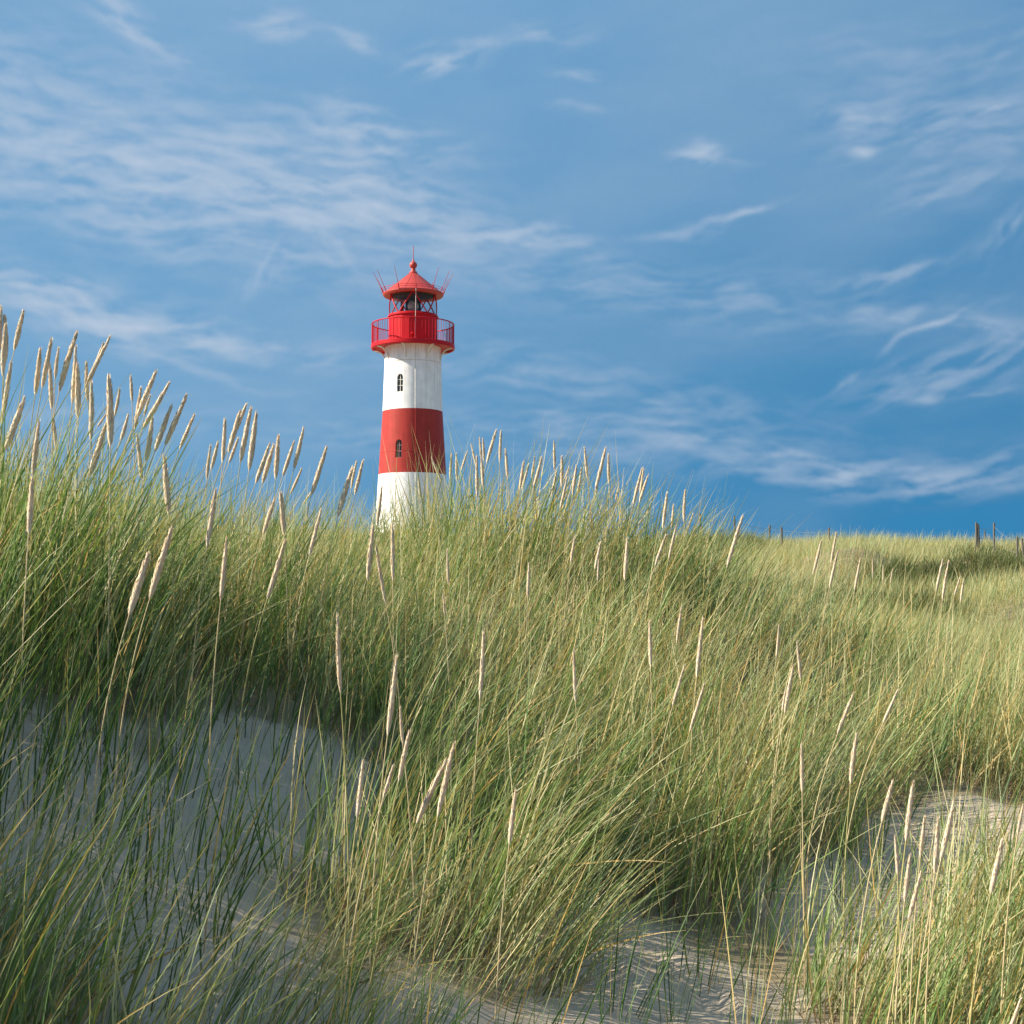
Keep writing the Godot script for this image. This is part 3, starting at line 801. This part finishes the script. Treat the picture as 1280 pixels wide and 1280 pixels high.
func build_seed_heads() -> void:
	var straw := paint(1, 1, 1, 0.8)
	straw.vertex_color_use_as_albedo = true
	straw.backlight_enabled = true
	straw.backlight = Color(0.45, 0.44, 0.42)
	straw.subsurf_scatter_enabled = true
	straw.subsurf_scatter_strength = 0.16
	var cane := paint(1, 1, 1, 0.7)
	cane.vertex_color_use_as_albedo = true
	var heads := []
	for i in 8:
		heads.append(seed_head_mesh(i))
	rng.seed = 4242
	var what := [
		["against the sky above the tallest clump", "seed heads above the tall clump"],
		["on the feathery crest below the lighthouse", "seed heads along the dune crest"],
		["in the green slope before the fence", "seed heads before the fence dune"],
		["low beside shaded sand and blown-over tussock", "seed heads around the shaded sand"],
		["beside the small open sand patches", "seed heads around the small sand patches"]]
	for i in range(0, HEADS.size(), 6):
		var zone: int = HEADS[i + 5]
		var tip := Vector3(HEADS[i], HEADS[i + 2], -HEADS[i + 1])
		var length: float = HEADS[i + 3]
		var lean: float = HEADS[i + 4]
		var axis := Vector3(sin(lean), cos(lean), rng.randf_range(-0.12, 0.12)).normalized()
		var foot := tip - axis * length
		var rise := foot.y - ground_at(foot.x, -foot.z)
		var bx := foot.x - tan(clampf(lean, -0.4, 0.6)) * rise * 0.45
		var bz := foot.z - axis.z * rise * 0.4
		var base := Vector3(bx, ground_at(bx, -bz) - 0.02, bz)
		var size := "short" if length < 0.165 else "long" if length > 0.225 else "middling"
		var pose := "tipped back into the wind" if lean < -0.03 else "held upright" if lean < 0.1 else "tilted downwind" if lean < 0.27 else "bent well over downwind"
		var o := thing("marram_seed_stalk", "%s pale seed head %s %s" % [size, pose, what[zone][0]], "seed head", base, what[zone][1])
		var s := Shape.new()
		s.color = Color(0.55, 0.45, 0.25) if rng.randf() < 0.7 else Color(0.4, 0.37, 0.15)
		var path := PackedVector3Array()
		var mid := foot - axis * (foot - base).length() * 0.5
		for k in 9:
			var t := k / 8.0
			path.append(base.lerp(mid, t).lerp(mid.lerp(foot + axis * 0.01, t), t) - base)
		s.tube(path, PackedFloat32Array([0.0029, 0.0028, 0.0027, 0.0026, 0.0025, 0.0024, 0.0022, 0.002, 0.0018]), 6, false)
		part("stalk", s.made(), cane, o)
		var h := part("seed_head", heads[rng.randi() % 8], straw, o)
		var fat := length * rng.randf_range(0.9, 1.15) * (0.19 / maxf(length, 0.15)) ** 0.5 * (1.25 if zone == 0 else 1.1 if zone == 1 else 0.95)
		var side := axis.cross(Vector3(0, 0, 1)).normalized()
		var turn := rng.randf() * TAU
		var across := side.rotated(axis, turn)
		h.transform = Transform3D(across * fat, axis * length, across.cross(axis) * fat, foot - base)


# ---------------------------------------------------------------- fences
func wire_fence(called: String, label: String, posts: Array, wired: Array) -> void:
	var first: Vector3 = posts[0]
	var o := thing(called, label, "fence", Vector3(first.x, ground_at(first.x, -first.z), first.z))
	for i in posts.size():
		var top: Vector3 = posts[i]
		var g := ground_at(top.x, -top.z) - 0.25
		var s := Shape.new()
		var lean := Vector3(rng.randf_range(-0.03, 0.03), 0, rng.randf_range(-0.03, 0.03))
		var at := Vector3(top.x, g, top.z) - o.position
		var hi := top - o.position
		s.tube(PackedVector3Array([at - lean, at.lerp(hi, 0.5), hi + lean, hi + lean + Vector3(0.004, 0.02, 0)]), PackedFloat32Array([0.028, 0.027, 0.026, 0.018]), 9)
		part("post", s.made(), M.post, o)
	for k in 3:
		for w in wired:
			var a: Vector3 = posts[w[0]] - o.position - Vector3.UP * (0.1 + 0.26 * k)
			var b: Vector3 = posts[w[1]] - o.position - Vector3.UP * (0.1 + 0.26 * k)
			var path := PackedVector3Array()
			for i in 7:
				var t := i / 6.0
				path.append(a.lerp(b, t) + Vector3.DOWN * 0.05 * sin(PI * t) + Vector3(0, 0, 0.05))
			var s := Shape.new()
			s.tube(path, PackedFloat32Array([0.004]), 4, false)
			part("wire", s.made(), M.wire, o)


# ---------------------------------------------------------------- lighthouse
func wall(r0: float, y0: float, r1: float, y1: float, window: Array, s: Shape) -> void:
	# a conical shell; window = [azimuth, half width in radians, sill, spring, top], may be empty
	var cols := []
	for k in 97:
		cols.append(-PI + TAU * k / 96.0)
	var at := 0.0
	var hw := 0.0
	if window:
		at = window[0]
		hw = window[1]
		cols = cols.filter(func(a): return absf(a - at) > hw + 0.01)
		for k in 13:
			cols.append(at - hw + 2.0 * hw * k / 12.0)
		cols.sort()
	var slope := (r0 - r1) / (y1 - y0)
	var arch := func(a: float) -> float:
		var q := clampf((a - at) / hw, -1.0, 1.0)
		return window[3] + (window[4] - window[3]) * sqrt(maxf(0.0, 1.0 - q * q))
	var p := func(a: float, y: float) -> int:
		var r := lerpf(r0, r1, (y - y0) / (y1 - y0))
		return s.point(Vector3(sin(a) * r, y, cos(a) * r), Vector3(sin(a), slope, cos(a)).normalized(), Vector2(a / TAU + 0.5, 1.0 - (y - y0) / (y1 - y0)))
	var deep := func(a: float, y: float, by: float) -> Vector3:
		var r := lerpf(r0, r1, (y - y0) / (y1 - y0)) - by
		return Vector3(sin(a) * r, y, cos(a) * r)
	for k in cols.size() - 1:
		var a: float = cols[k]
		var b: float = cols[k + 1]
		if window and a > at - hw - 0.001 and b < at + hw + 0.001:
			s.quad(p.call(a, y0), p.call(b, y0), p.call(b, window[2]), p.call(a, window[2]))
			s.quad(p.call(a, arch.call(a)), p.call(b, arch.call(b)), p.call(b, y1), p.call(a, y1))
			s.flat(deep.call(a, arch.call(a), 0.0), deep.call(b, arch.call(b), 0.0), deep.call(b, arch.call(b), 0.16), deep.call(a, arch.call(a), 0.16), Vector3.DOWN)
			s.flat(deep.call(a, window[2], 0.0), deep.call(b, window[2], 0.0), deep.call(b, window[2], 0.16), deep.call(a, window[2], 0.16), Vector3.UP)
		else:
			s.quad(p.call(a, y0), p.call(b, y0), p.call(b, y1), p.call(a, y1))
	if window:
		for e in [-1.0, 1.0]:
			var a: float = at + hw * e
			s.flat(deep.call(a, window[2], 0.0), deep.call(a, window[3], 0.0), deep.call(a, window[3], 0.16), deep.call(a, window[2], 0.16), Vector3(-cos(a) * e, 0, sin(a) * e))

func arched_window(root: Node3D, r0: float, y0: float, r1: float, y1: float, w: Array, wood: Material) -> void:
	var mid_y: float = (w[2] + w[4]) * 0.5
	var r := lerpf(r0, r1, (mid_y - y0) / (y1 - y0)) - 0.07
	var half: float = w[1] * (r + 0.07)
	var frame := Transform3D(Basis(Vector3.UP, w[0]), Vector3(sin(w[0]) * r, 0, cos(w[0]) * r))
	frame.basis = frame.basis * Basis(Vector3.RIGHT, -(r0 - r1) / (y1 - y0))
	frame.origin += Vector3.UP * w[2]
	var tall: float = w[4] - w[2]
	var spring: float = w[3] - w[2]
	var s := Shape.new()
	var edge := []
	edge.append(Vector2(-half, 0.0))
	for k in 11:
		var a := PI - PI * k / 10.0
		edge.append(Vector2(cos(a) * half, spring + sin(a) * (tall - spring)))
	edge.append(Vector2(half, 0.0))
	edge.append(Vector2(-half, 0.0))
	for k in edge.size() - 1:
		var a: Vector2 = edge[k]
		var b: Vector2 = edge[k + 1]
		var q := (b - a)
		s.box(Vector3(q.length() + 0.02, 0.03, 0.05), frame * Transform3D(Basis(Vector3.BACK, q.angle()), Vector3((a.x + b.x) * 0.5, (a.y + b.y) * 0.5, 0)))
	var win := part("window", s.made(), wood, root)
	var bars := [[Vector3(0.024, tall, 0.04), Vector3(0, tall * 0.5, 0.003)], [Vector3(half * 2, 0.024, 0.036), Vector3(0, tall * 0.35, 0.002)], [Vector3(half * 2, 0.024, 0.036), Vector3(0, tall * 0.68, 0.002)]]
	for b in bars:
		var t := Shape.new()
		t.box(b[0], frame * Transform3D(Basis(), b[1]))
		part("glazing_bar", t.made(), wood, win)
	var rows := [0.0, tall * 0.35, tall * 0.68, tall]
	for j in 3:
		for e in [-1.0, 1.0]:
			var t := Shape.new()
			var ring := [Vector3(0, rows[j], 0), Vector3(half * e, rows[j], 0)]
			if j == 2:
				for k in 6:
					var a := PI * 0.5 * k / 5.0
					ring.append(Vector3(half * e * cos(a), maxf(rows[2], spring + sin(a) * (tall - spring)), 0))
			else:
				ring.append(Vector3(half * e, rows[j + 1], 0))
				ring.append(Vector3(0, rows[j + 1], 0))
			var nn := frame.basis * Vector3(0, 0, 1)
			var ids := []
			for q in ring:
				ids.append(t.point(frame * (q - Vector3(0, 0, 0.015)), nn))
			for k in range(1, ids.size() - 1):
				t.tri(ids[0], ids[k], ids[k + 1])
			part("pane", t.made(), M.dark_glass, win)

func wall_picture(base: Color, stained: bool) -> ImageTexture:
	var n := FastNoiseLite.new()
	n.seed = 21
	n.frequency = 0.02
	n.fractal_octaves = 4
	var im := Image.create(1024, 256, false, Image.FORMAT_RGB8)
	for j in 256:
		for i in 1024:
			var k := 1.0 + n.get_noise_2d(i * 2.2, j * 0.25) * 0.07 + n.get_noise_2d(i * 0.6 + 300.0, j * 0.8) * 0.06
			im.set_pixel(i, j, Color(minf(base.r * k, 1), minf(base.g * k, 1), minf(base.b * k, 1)))
	if stained:
		var r := RandomNumberGenerator.new()
		r.seed = 8
		var rust := Color(0.62, 0.47, 0.3)
		for q in 90:
			var u := r.randf()
			var i := int(u * 1024)
			var tall := int(r.randf_range(6, 60) * (0.35 if r.randf() < 0.6 else 1.0))
			var start := 0 if r.randf() < 0.65 else 64
			for j in tall:
				var k := (1.0 - float(j) / tall) * r.randf_range(0.25, 0.6)
				for e in 2:
					var ii := (i + e) % 1024
					im.set_pixel(ii, start + j, im.get_pixel(ii, start + j).lerp(rust, k))
	return ImageTexture.create_from_image(im)

func build_lighthouse() -> void:
	var y0 := 5.6
	var root := thing("lighthouse", "round lighthouse with white and red bands and a red lantern room", "lighthouse", Vector3(-5.26, y0, -80.0))
	root.rotation.y = atan2(5.26, 80.0)
	var white := paint(1, 1, 1, 0.55)
	white.albedo_texture = wall_picture(Color(0.86, 0.87, 0.87).linear_to_srgb(), false)
	var white_top := paint(1, 1, 1, 0.55)
	white_top.albedo_texture = wall_picture(Color(0.86, 0.87, 0.87).linear_to_srgb(), true)
	var red := paint(1, 1, 1, 0.5)
	red.albedo_texture = wall_picture(Color(0.38, 0.042, 0.034).linear_to_srgb(), false)
	var gloss := paint(0.5, 0.012, 0.02, 0.45)
	gloss.metallic_specular = 0.3
	red.metallic_specular = 0.3
	var roof_red := paint(0.45, 0.05, 0.04, 0.5)
	M.frame = paint(0.72, 0.7, 0.64, 0.5)
	M.dark_glass = paint(0.02, 0.03, 0.03, 0.08)
	var yb := 9.02 - y0
	var yr := 12.38 - y0
	var yt := 15.86 - y0
	var s := Shape.new()
	wall(2.0, -0.6, 1.79, yb, [], s)
	part("white_base", s.made(), white, root)
	s = Shape.new()
	var w2 := [deg_to_rad(-25.0), 0.175 / 1.72, 9.8 - y0, 10.56 - y0, 10.75 - y0]
	wall(1.79, yb, 1.585, yr, w2, s)
	part("red_band", s.made(), red, root)
	arched_window(root, 1.79, yb, 1.585, yr, w2, paint(0.3, 0.2, 0.2, 0.6))
	s = Shape.new()
	var w1 := [deg_to_rad(-26.0), 0.175 / 1.53, 13.26 - y0, 14.02 - y0, 14.21 - y0]
	wall(1.585, yr, 1.47, yt, w1, s)
	part("white_wall", s.made(), white_top, root)
	arched_window(root, 1.585, yr, 1.47, yt, w1, M.frame)
	s = Shape.new()
	s.ring(1.507, 14.93 - y0, 0.013, 96, 5)
	part("plate_joint", s.made(), paint(0.62, 0.55, 0.45, 0.7), root)
	s = Shape.new()
	s.ring(1.722, 10.15 - y0, 0.010, 96, 5)
	part("plate_joint", s.made(), red, root)
	# the shaft is left empty; its window panes are opaque dark glass
	# gallery
	s = Shape.new()
	s.lathe([Vector2(1.3, 15.80 - y0), Vector2(2.10, 15.80 - y0), Vector2(2.12, 15.72 - y0), Vector2(2.2, 15.72 - y0), Vector2(2.22, 15.75 - y0), Vector2(2.22, 15.93 - y0), Vector2(2.2, 15.95 - y0), Vector2(1.25, 15.95 - y0)], 96)
	var gallery := part("gallery", s.made(), gloss, root)
	for k in 8:
		var a := deg_to_rad(-15.0 + 45.0 * k)
		var d := Vector3(sin(a), 0, cos(a))
		var path := PackedVector3Array()
		for i in 11:
			var t := PI * 0.5 * i / 10.0
			path.append(d * (1.50 + 0.58 * (1.0 - cos(t))) + Vector3.UP * (15.05 - y0 + 0.66 * sin(t)))
		s = Shape.new()
		s.tube(path, PackedFloat32Array([0.05]), 6)
		s.tube(PackedVector3Array([path[10], d * 2.12 + Vector3.UP * (15.73 - y0)]), PackedFloat32Array([0.05, 0.07]), 6)
		part("bracket", s.made(), M.frame, gallery)
	s = Shape.new()
	s.ring(2.17, 17.05 - y0, 0.032, 96, 6)
	var railing := part("railing", s.made(), gloss, root)
	var bar := Shape.new()
	bar.tube(PackedVector3Array([Vector3.ZERO, Vector3(0, 1.12, 0)]), PackedFloat32Array([0.013]), 5, false)
	var bar_mesh := bar.made()
	var thick := Shape.new()
	thick.tube(PackedVector3Array([Vector3.ZERO, Vector3(0, 1.12, 0)]), PackedFloat32Array([0.03]), 6, false)
	var post_mesh := thick.made()
	for k in 72:
		var a := TAU * (k + 0.5) / 72.0
		var o := part("rail_post" if k % 6 == 0 else "baluster", post_mesh if k % 6 == 0 else bar_mesh, gloss, railing)
		o.position = Vector3(sin(a) * 2.17, 15.945 - y0, cos(a) * 2.17)
	# lantern drum of flat plates
	s = Shape.new()
	s.lathe([Vector2(1.26, 15.95 - y0), Vector2(1.26, 17.42 - y0)], 48)
	s.lathe([Vector2(1.2, 17.40 - y0), Vector2(1.33, 17.40 - y0), Vector2(1.35, 17.42 - y0), Vector2(1.35, 17.47 - y0), Vector2(1.33, 17.49 - y0), Vector2(0.2, 17.49 - y0)], 64)
	var drum := part("lantern_drum", s.made(), gloss, root)
	var plate := Shape.new()
	var half := PI / 20.0 * 0.995
	for e in [0]:
		var rr := 1.305
		var a0 := Vector3(sin(-half) * rr, 15.955 - y0, cos(half) * rr)
		var a1 := Vector3(sin(half) * rr, 15.955 - y0, cos(half) * rr)
		var up := Vector3.UP * 1.442
		plate.flat(a0, a1, a1 + up, a0 + up, Vector3.BACK)
		plate.flat(a0, a0 + up, a0 + up + Vector3(0.01, 0, -0.05), a0 + Vector3(0.01, 0, -0.05), Vector3.LEFT)
		plate.flat(a1, a1 + up, a1 + up + Vector3(-0.01, 0, -0.05), a1 + Vector3(-0.01, 0, -0.05), Vector3.RIGHT)
	var plate_mesh := plate.made()
	for k in 20:
		var o := part("plate", plate_mesh, gloss, drum)
		o.rotation.y = TAU * k / 20.0
	s = Shape.new()
	s.tube(PackedVector3Array([Vector3(-0.04, 16.32 - y0, 1.28), Vector3(-0.04, 16.32 - y0, 1.38), Vector3(-0.04, 16.30 - y0, 1.42)]), PackedFloat32Array([0.08, 0.08, 0.05]), 10)
	part("vent", s.made(), gloss, drum)
	# glazing between slanting bars
	var yg0 := 17.49 - y0
	var yg1 := 18.64 - y0
	var on := func(a: float, t: float) -> Vector3:
		var r := lerpf(1.285, 1.215, t)
		return Vector3(sin(a) * r, lerpf(yg0, yg1, t), cos(a) * r)
	s = Shape.new()
	s.ring(1.285, yg0 + 0.02, 0.035, 64, 6)
	s.ring(1.215, yg1 - 0.02, 0.035, 64, 6)
	var lantern := part("lantern_room", s.made(), gloss, root)
	var step := deg_to_rad(36.0)
	for k in 10:
		var bottom := step * (2 * (k / 2) + 1) if k % 2 == 0 else step * (2 * (k / 2) + 1)
		var top := step * (2 * (k / 2)) if k % 2 == 0 else step * (2 * (k / 2) + 2)
		var path := PackedVector3Array()
		for i in 9:
			path.append(on.call(lerpf(bottom, top, i / 8.0), i / 8.0))
		s = Shape.new()
		s.tube(path, PackedFloat32Array([0.036]), 6)
		part("glazing_strut", s.made(), gloss, lantern)
		# the pane to the right of this strut
		var pane := Shape.new()
		var wide_low := k % 2 == 1
		for i in 7:
			var t := i / 6.0
			var left := lerpf(bottom, top, t)
			var right := lerpf(bottom + step * 2.0, top, t) if wide_low else lerpf(bottom, top + step * 2.0, t)
			for j in 7:
				var a := lerpf(left, right, j / 6.0)
				var q: Vector3 = on.call(a, t)
				pane.point(q - Vector3(sin(a), 0, cos(a)) * 0.02, Vector3(sin(a), 0.06, cos(a)).normalized())
		for i in 6:
			for j in 6:
				var a := i * 7 + j
				pane.quad(a, a + 1, a + 8, a + 7)
		part("pane", pane.made(), M.glass, lantern)
	# what stands inside
	var dark := paint(0.012, 0.018, 0.022, 0.85)
	s = Shape.new()
	s.lathe([Vector2(1.2, 18.61 - y0), Vector2(0.9, 18.60 - y0), Vector2(0.0, 18.62 - y0)], 48)
	part("ceiling", s.made(), dark, lantern)
	for cloth in [[158.0, 202.0, dark], [207.0, 218.0, gloss]]:
		s = Shape.new()
		for k in 13:
			var a := deg_to_rad(lerpf(cloth[0], cloth[1], k / 12.0))
			var r := 1.10 + (0.025 if k % 2 else 0.0)
			s.point(Vector3(sin(a) * r, yg0 + 0.01, cos(a) * r), Vector3(sin(a), 0, cos(a)))
			s.point(Vector3(sin(a) * r, 18.58 - y0, cos(a) * r), Vector3(sin(a), 0, cos(a)))
		for k in 12:
			s.quad(k * 2, k * 2 + 2, k * 2 + 3, k * 2 + 1)
		part("curtain", s.made(), cloth[2], lantern)
	s = Shape.new()
	s.lathe([Vector2(0.34, 17.49 - y0), Vector2(0.34, 17.62 - y0), Vector2(0.2, 17.66 - y0), Vector2(0.2, 17.74 - y0), Vector2(0.31, 17.78 - y0), Vector2(0.31, 17.8 - y0), Vector2(0.0, 17.8 - y0)], 24)
	part("lamp_pedestal", s.made(), paint(0.09, 0.1, 0.1, 0.5), lantern)
	s = Shape.new()
	var lens := []
	for k in 13:
		var t := k / 12.0
		lens.append(Vector2(0.17 + 0.12 * sin(PI * t) + (0.012 if k % 2 else 0.0), 17.8 - y0 + 0.5 * t))
	s.lathe(lens, 32, true)
	part("lens", s.made(), M.lens, lantern)
	# roof
	s = Shape.new()
	s.lathe([Vector2(1.15, 18.62 - y0), Vector2(1.46, 18.55 - y0), Vector2(1.56, 18.56 - y0), Vector2(1.62, 18.64 - y0), Vector2(1.62, 18.70 - y0), Vector2(1.57, 18.72 - y0), Vector2(1.5, 18.76 - y0), Vector2(0.86, 19.27 - y0), Vector2(0.18, 19.83 - y0), Vector2(0.0, 19.84 - y0)], 64)
	var roof := part("roof", s.made(), roof_red, root)
	var seam := Shape.new()
	seam.tube(PackedVector3Array([Vector3(0, 18.77 - y0, 1.5), Vector3(0, 19.275 - y0, 0.865), Vector3(0, 19.83 - y0, 0.19)]), PackedFloat32Array([0.006]), 4)
	var seam_mesh := seam.made()
	for k in 16:
		part("seam", seam_mesh, roof_red, roof).rotation.y = TAU * (k + 0.3) / 16.0
	for q in [18.80, 18.91]:
		s = Shape.new()
		s.ring(1.67, q - y0, 0.012, 72, 5)
		part("hoop", s.made(), gloss, roof)
	for deg in [-79.0, -62.0, -27.0, 5.0, 38.0, 63.0, 80.0, 118.0, 150.0, 180.0, -150.0, -115.0]:
		var a := deg_to_rad(deg)
		var d := Vector3(sin(a), 0, cos(a))
		var short: bool = deg == 5.0
		var reach := 0.3 if short else 1.24
		var lean := 0.0 if short else 0.46
		var foot := d * 1.6 + Vector3.UP * (18.66 - y0)
		var end := foot + (d * sin(lean) + Vector3.UP * cos(lean)) * reach
		s = Shape.new()
		s.tube(PackedVector3Array([foot, foot.lerp(end, 0.25)]), PackedFloat32Array([0.03, 0.024]), 6)
		s.tube(PackedVector3Array([foot.lerp(end, 0.24), end]), PackedFloat32Array([0.015, 0.009]), 5)
		part("eave_rod", s.made(), gloss, roof)
	s = Shape.new()
	var fin := [Vector2(0.2, 19.80 - y0), Vector2(0.21, 19.86 - y0), Vector2(0.2, 19.9 - y0), Vector2(0.125, 19.92 - y0), Vector2(0.115, 20.0 - y0), Vector2(0.125, 20.05 - y0)]
	for k in 11:
		var t := lerpf(-1.1, 1.25, k / 10.0)
		fin.append(Vector2(0.205 * cos(t), 20.26 - y0 + 0.205 * sin(t)))
	fin.append_array([Vector2(0.045, 20.52 - y0), Vector2(0.04, 20.58 - y0), Vector2(0.02, 20.6 - y0), Vector2(0.016, 21.3 - y0), Vector2(0.0, 21.31 - y0)])
	s.lathe(fin, 24, true)
	part("finial", s.made(), roof_red, root)
	s = Shape.new()
	var a := deg_to_rad(5.0)
	var d := Vector3(sin(a), 0, cos(a))
	s.tube(PackedVector3Array([d * 1.63 + Vector3.UP * (18.66 - y0), d * 1.5 + Vector3.UP * (17.6 - y0), d * 1.37 + Vector3.UP * (16.0 - y0)]), PackedFloat32Array([0.016]), 5)
	part("lightning_conductor", s.made(), paint(0.66, 0.6, 0.57, 0.6), root)
	for q in [[1.49, 15.72 - y0, 1.605, yr, M.frame], [1.605, yr, 1.81, yb, red], [1.81, yb, 2.0, 0.0, M.frame]]:
		s = Shape.new()
		s.tube(PackedVector3Array([d * q[0] + Vector3.UP * q[1], d * q[2] + Vector3.UP * q[3]]), PackedFloat32Array([0.015]), 5)
		part("lightning_conductor", s.made(), q[4], root)


func _ready() -> void:
	rng.seed = 1
	rough.seed = 3
	rough.frequency = 1.0
	rough.fractal_octaves = 3
	patchy.seed = 14
	patchy.frequency = 0.6
	patchy.fractal_octaves = 3
	setup_view()
	M.post = paint(0.13, 0.115, 0.1, 0.9)
	M.wire = paint(0.2, 0.2, 0.2, 0.5)
	M.glass = paint(0.03, 0.07, 0.08, 0.05)
	M.glass.transparency = BaseMaterial3D.TRANSPARENCY_ALPHA
	M.glass.albedo_color.a = 0.16
	M.glass.metallic_specular = 0.3
	M.lens = paint(0.75, 0.85, 0.82, 0.06)
	M.lens.transparency = BaseMaterial3D.TRANSPARENCY_ALPHA
	M.lens.albedo_color.a = 0.35
	build_dune()
	build_lighthouse()
	rng.seed = 55
	wire_fence("wire_fence", "weathered wire fence whose posts run up the dune ridge nearer the lighthouse", [Vector3(4.81, 3.72, -39.5), Vector3(4.98, 4.27, -40.0), Vector3(5.94, 4.24, -40.5), Vector3(6.94, 4.04, -41.0), Vector3(6.75, 3.80, -38.0), Vector3(8.35, 3.91, -40.0)], [[1, 2], [2, 3], [3, 5]])
	wire_fence("wire_fence", "weathered fence with a braced corner post on the hump of the farther dune", [Vector3(11.61, 3.92, -38.0), Vector3(11.68, 3.88, -38.0), Vector3(16.20, 4.50, -52.0), Vector3(12.68, 4.04, -40.0), Vector3(10.96, 3.30, -33.0), Vector3(11.78, 3.37, -35.0)], [[0, 3], [3, 4]])
	build_grass()
	build_seed_heads()
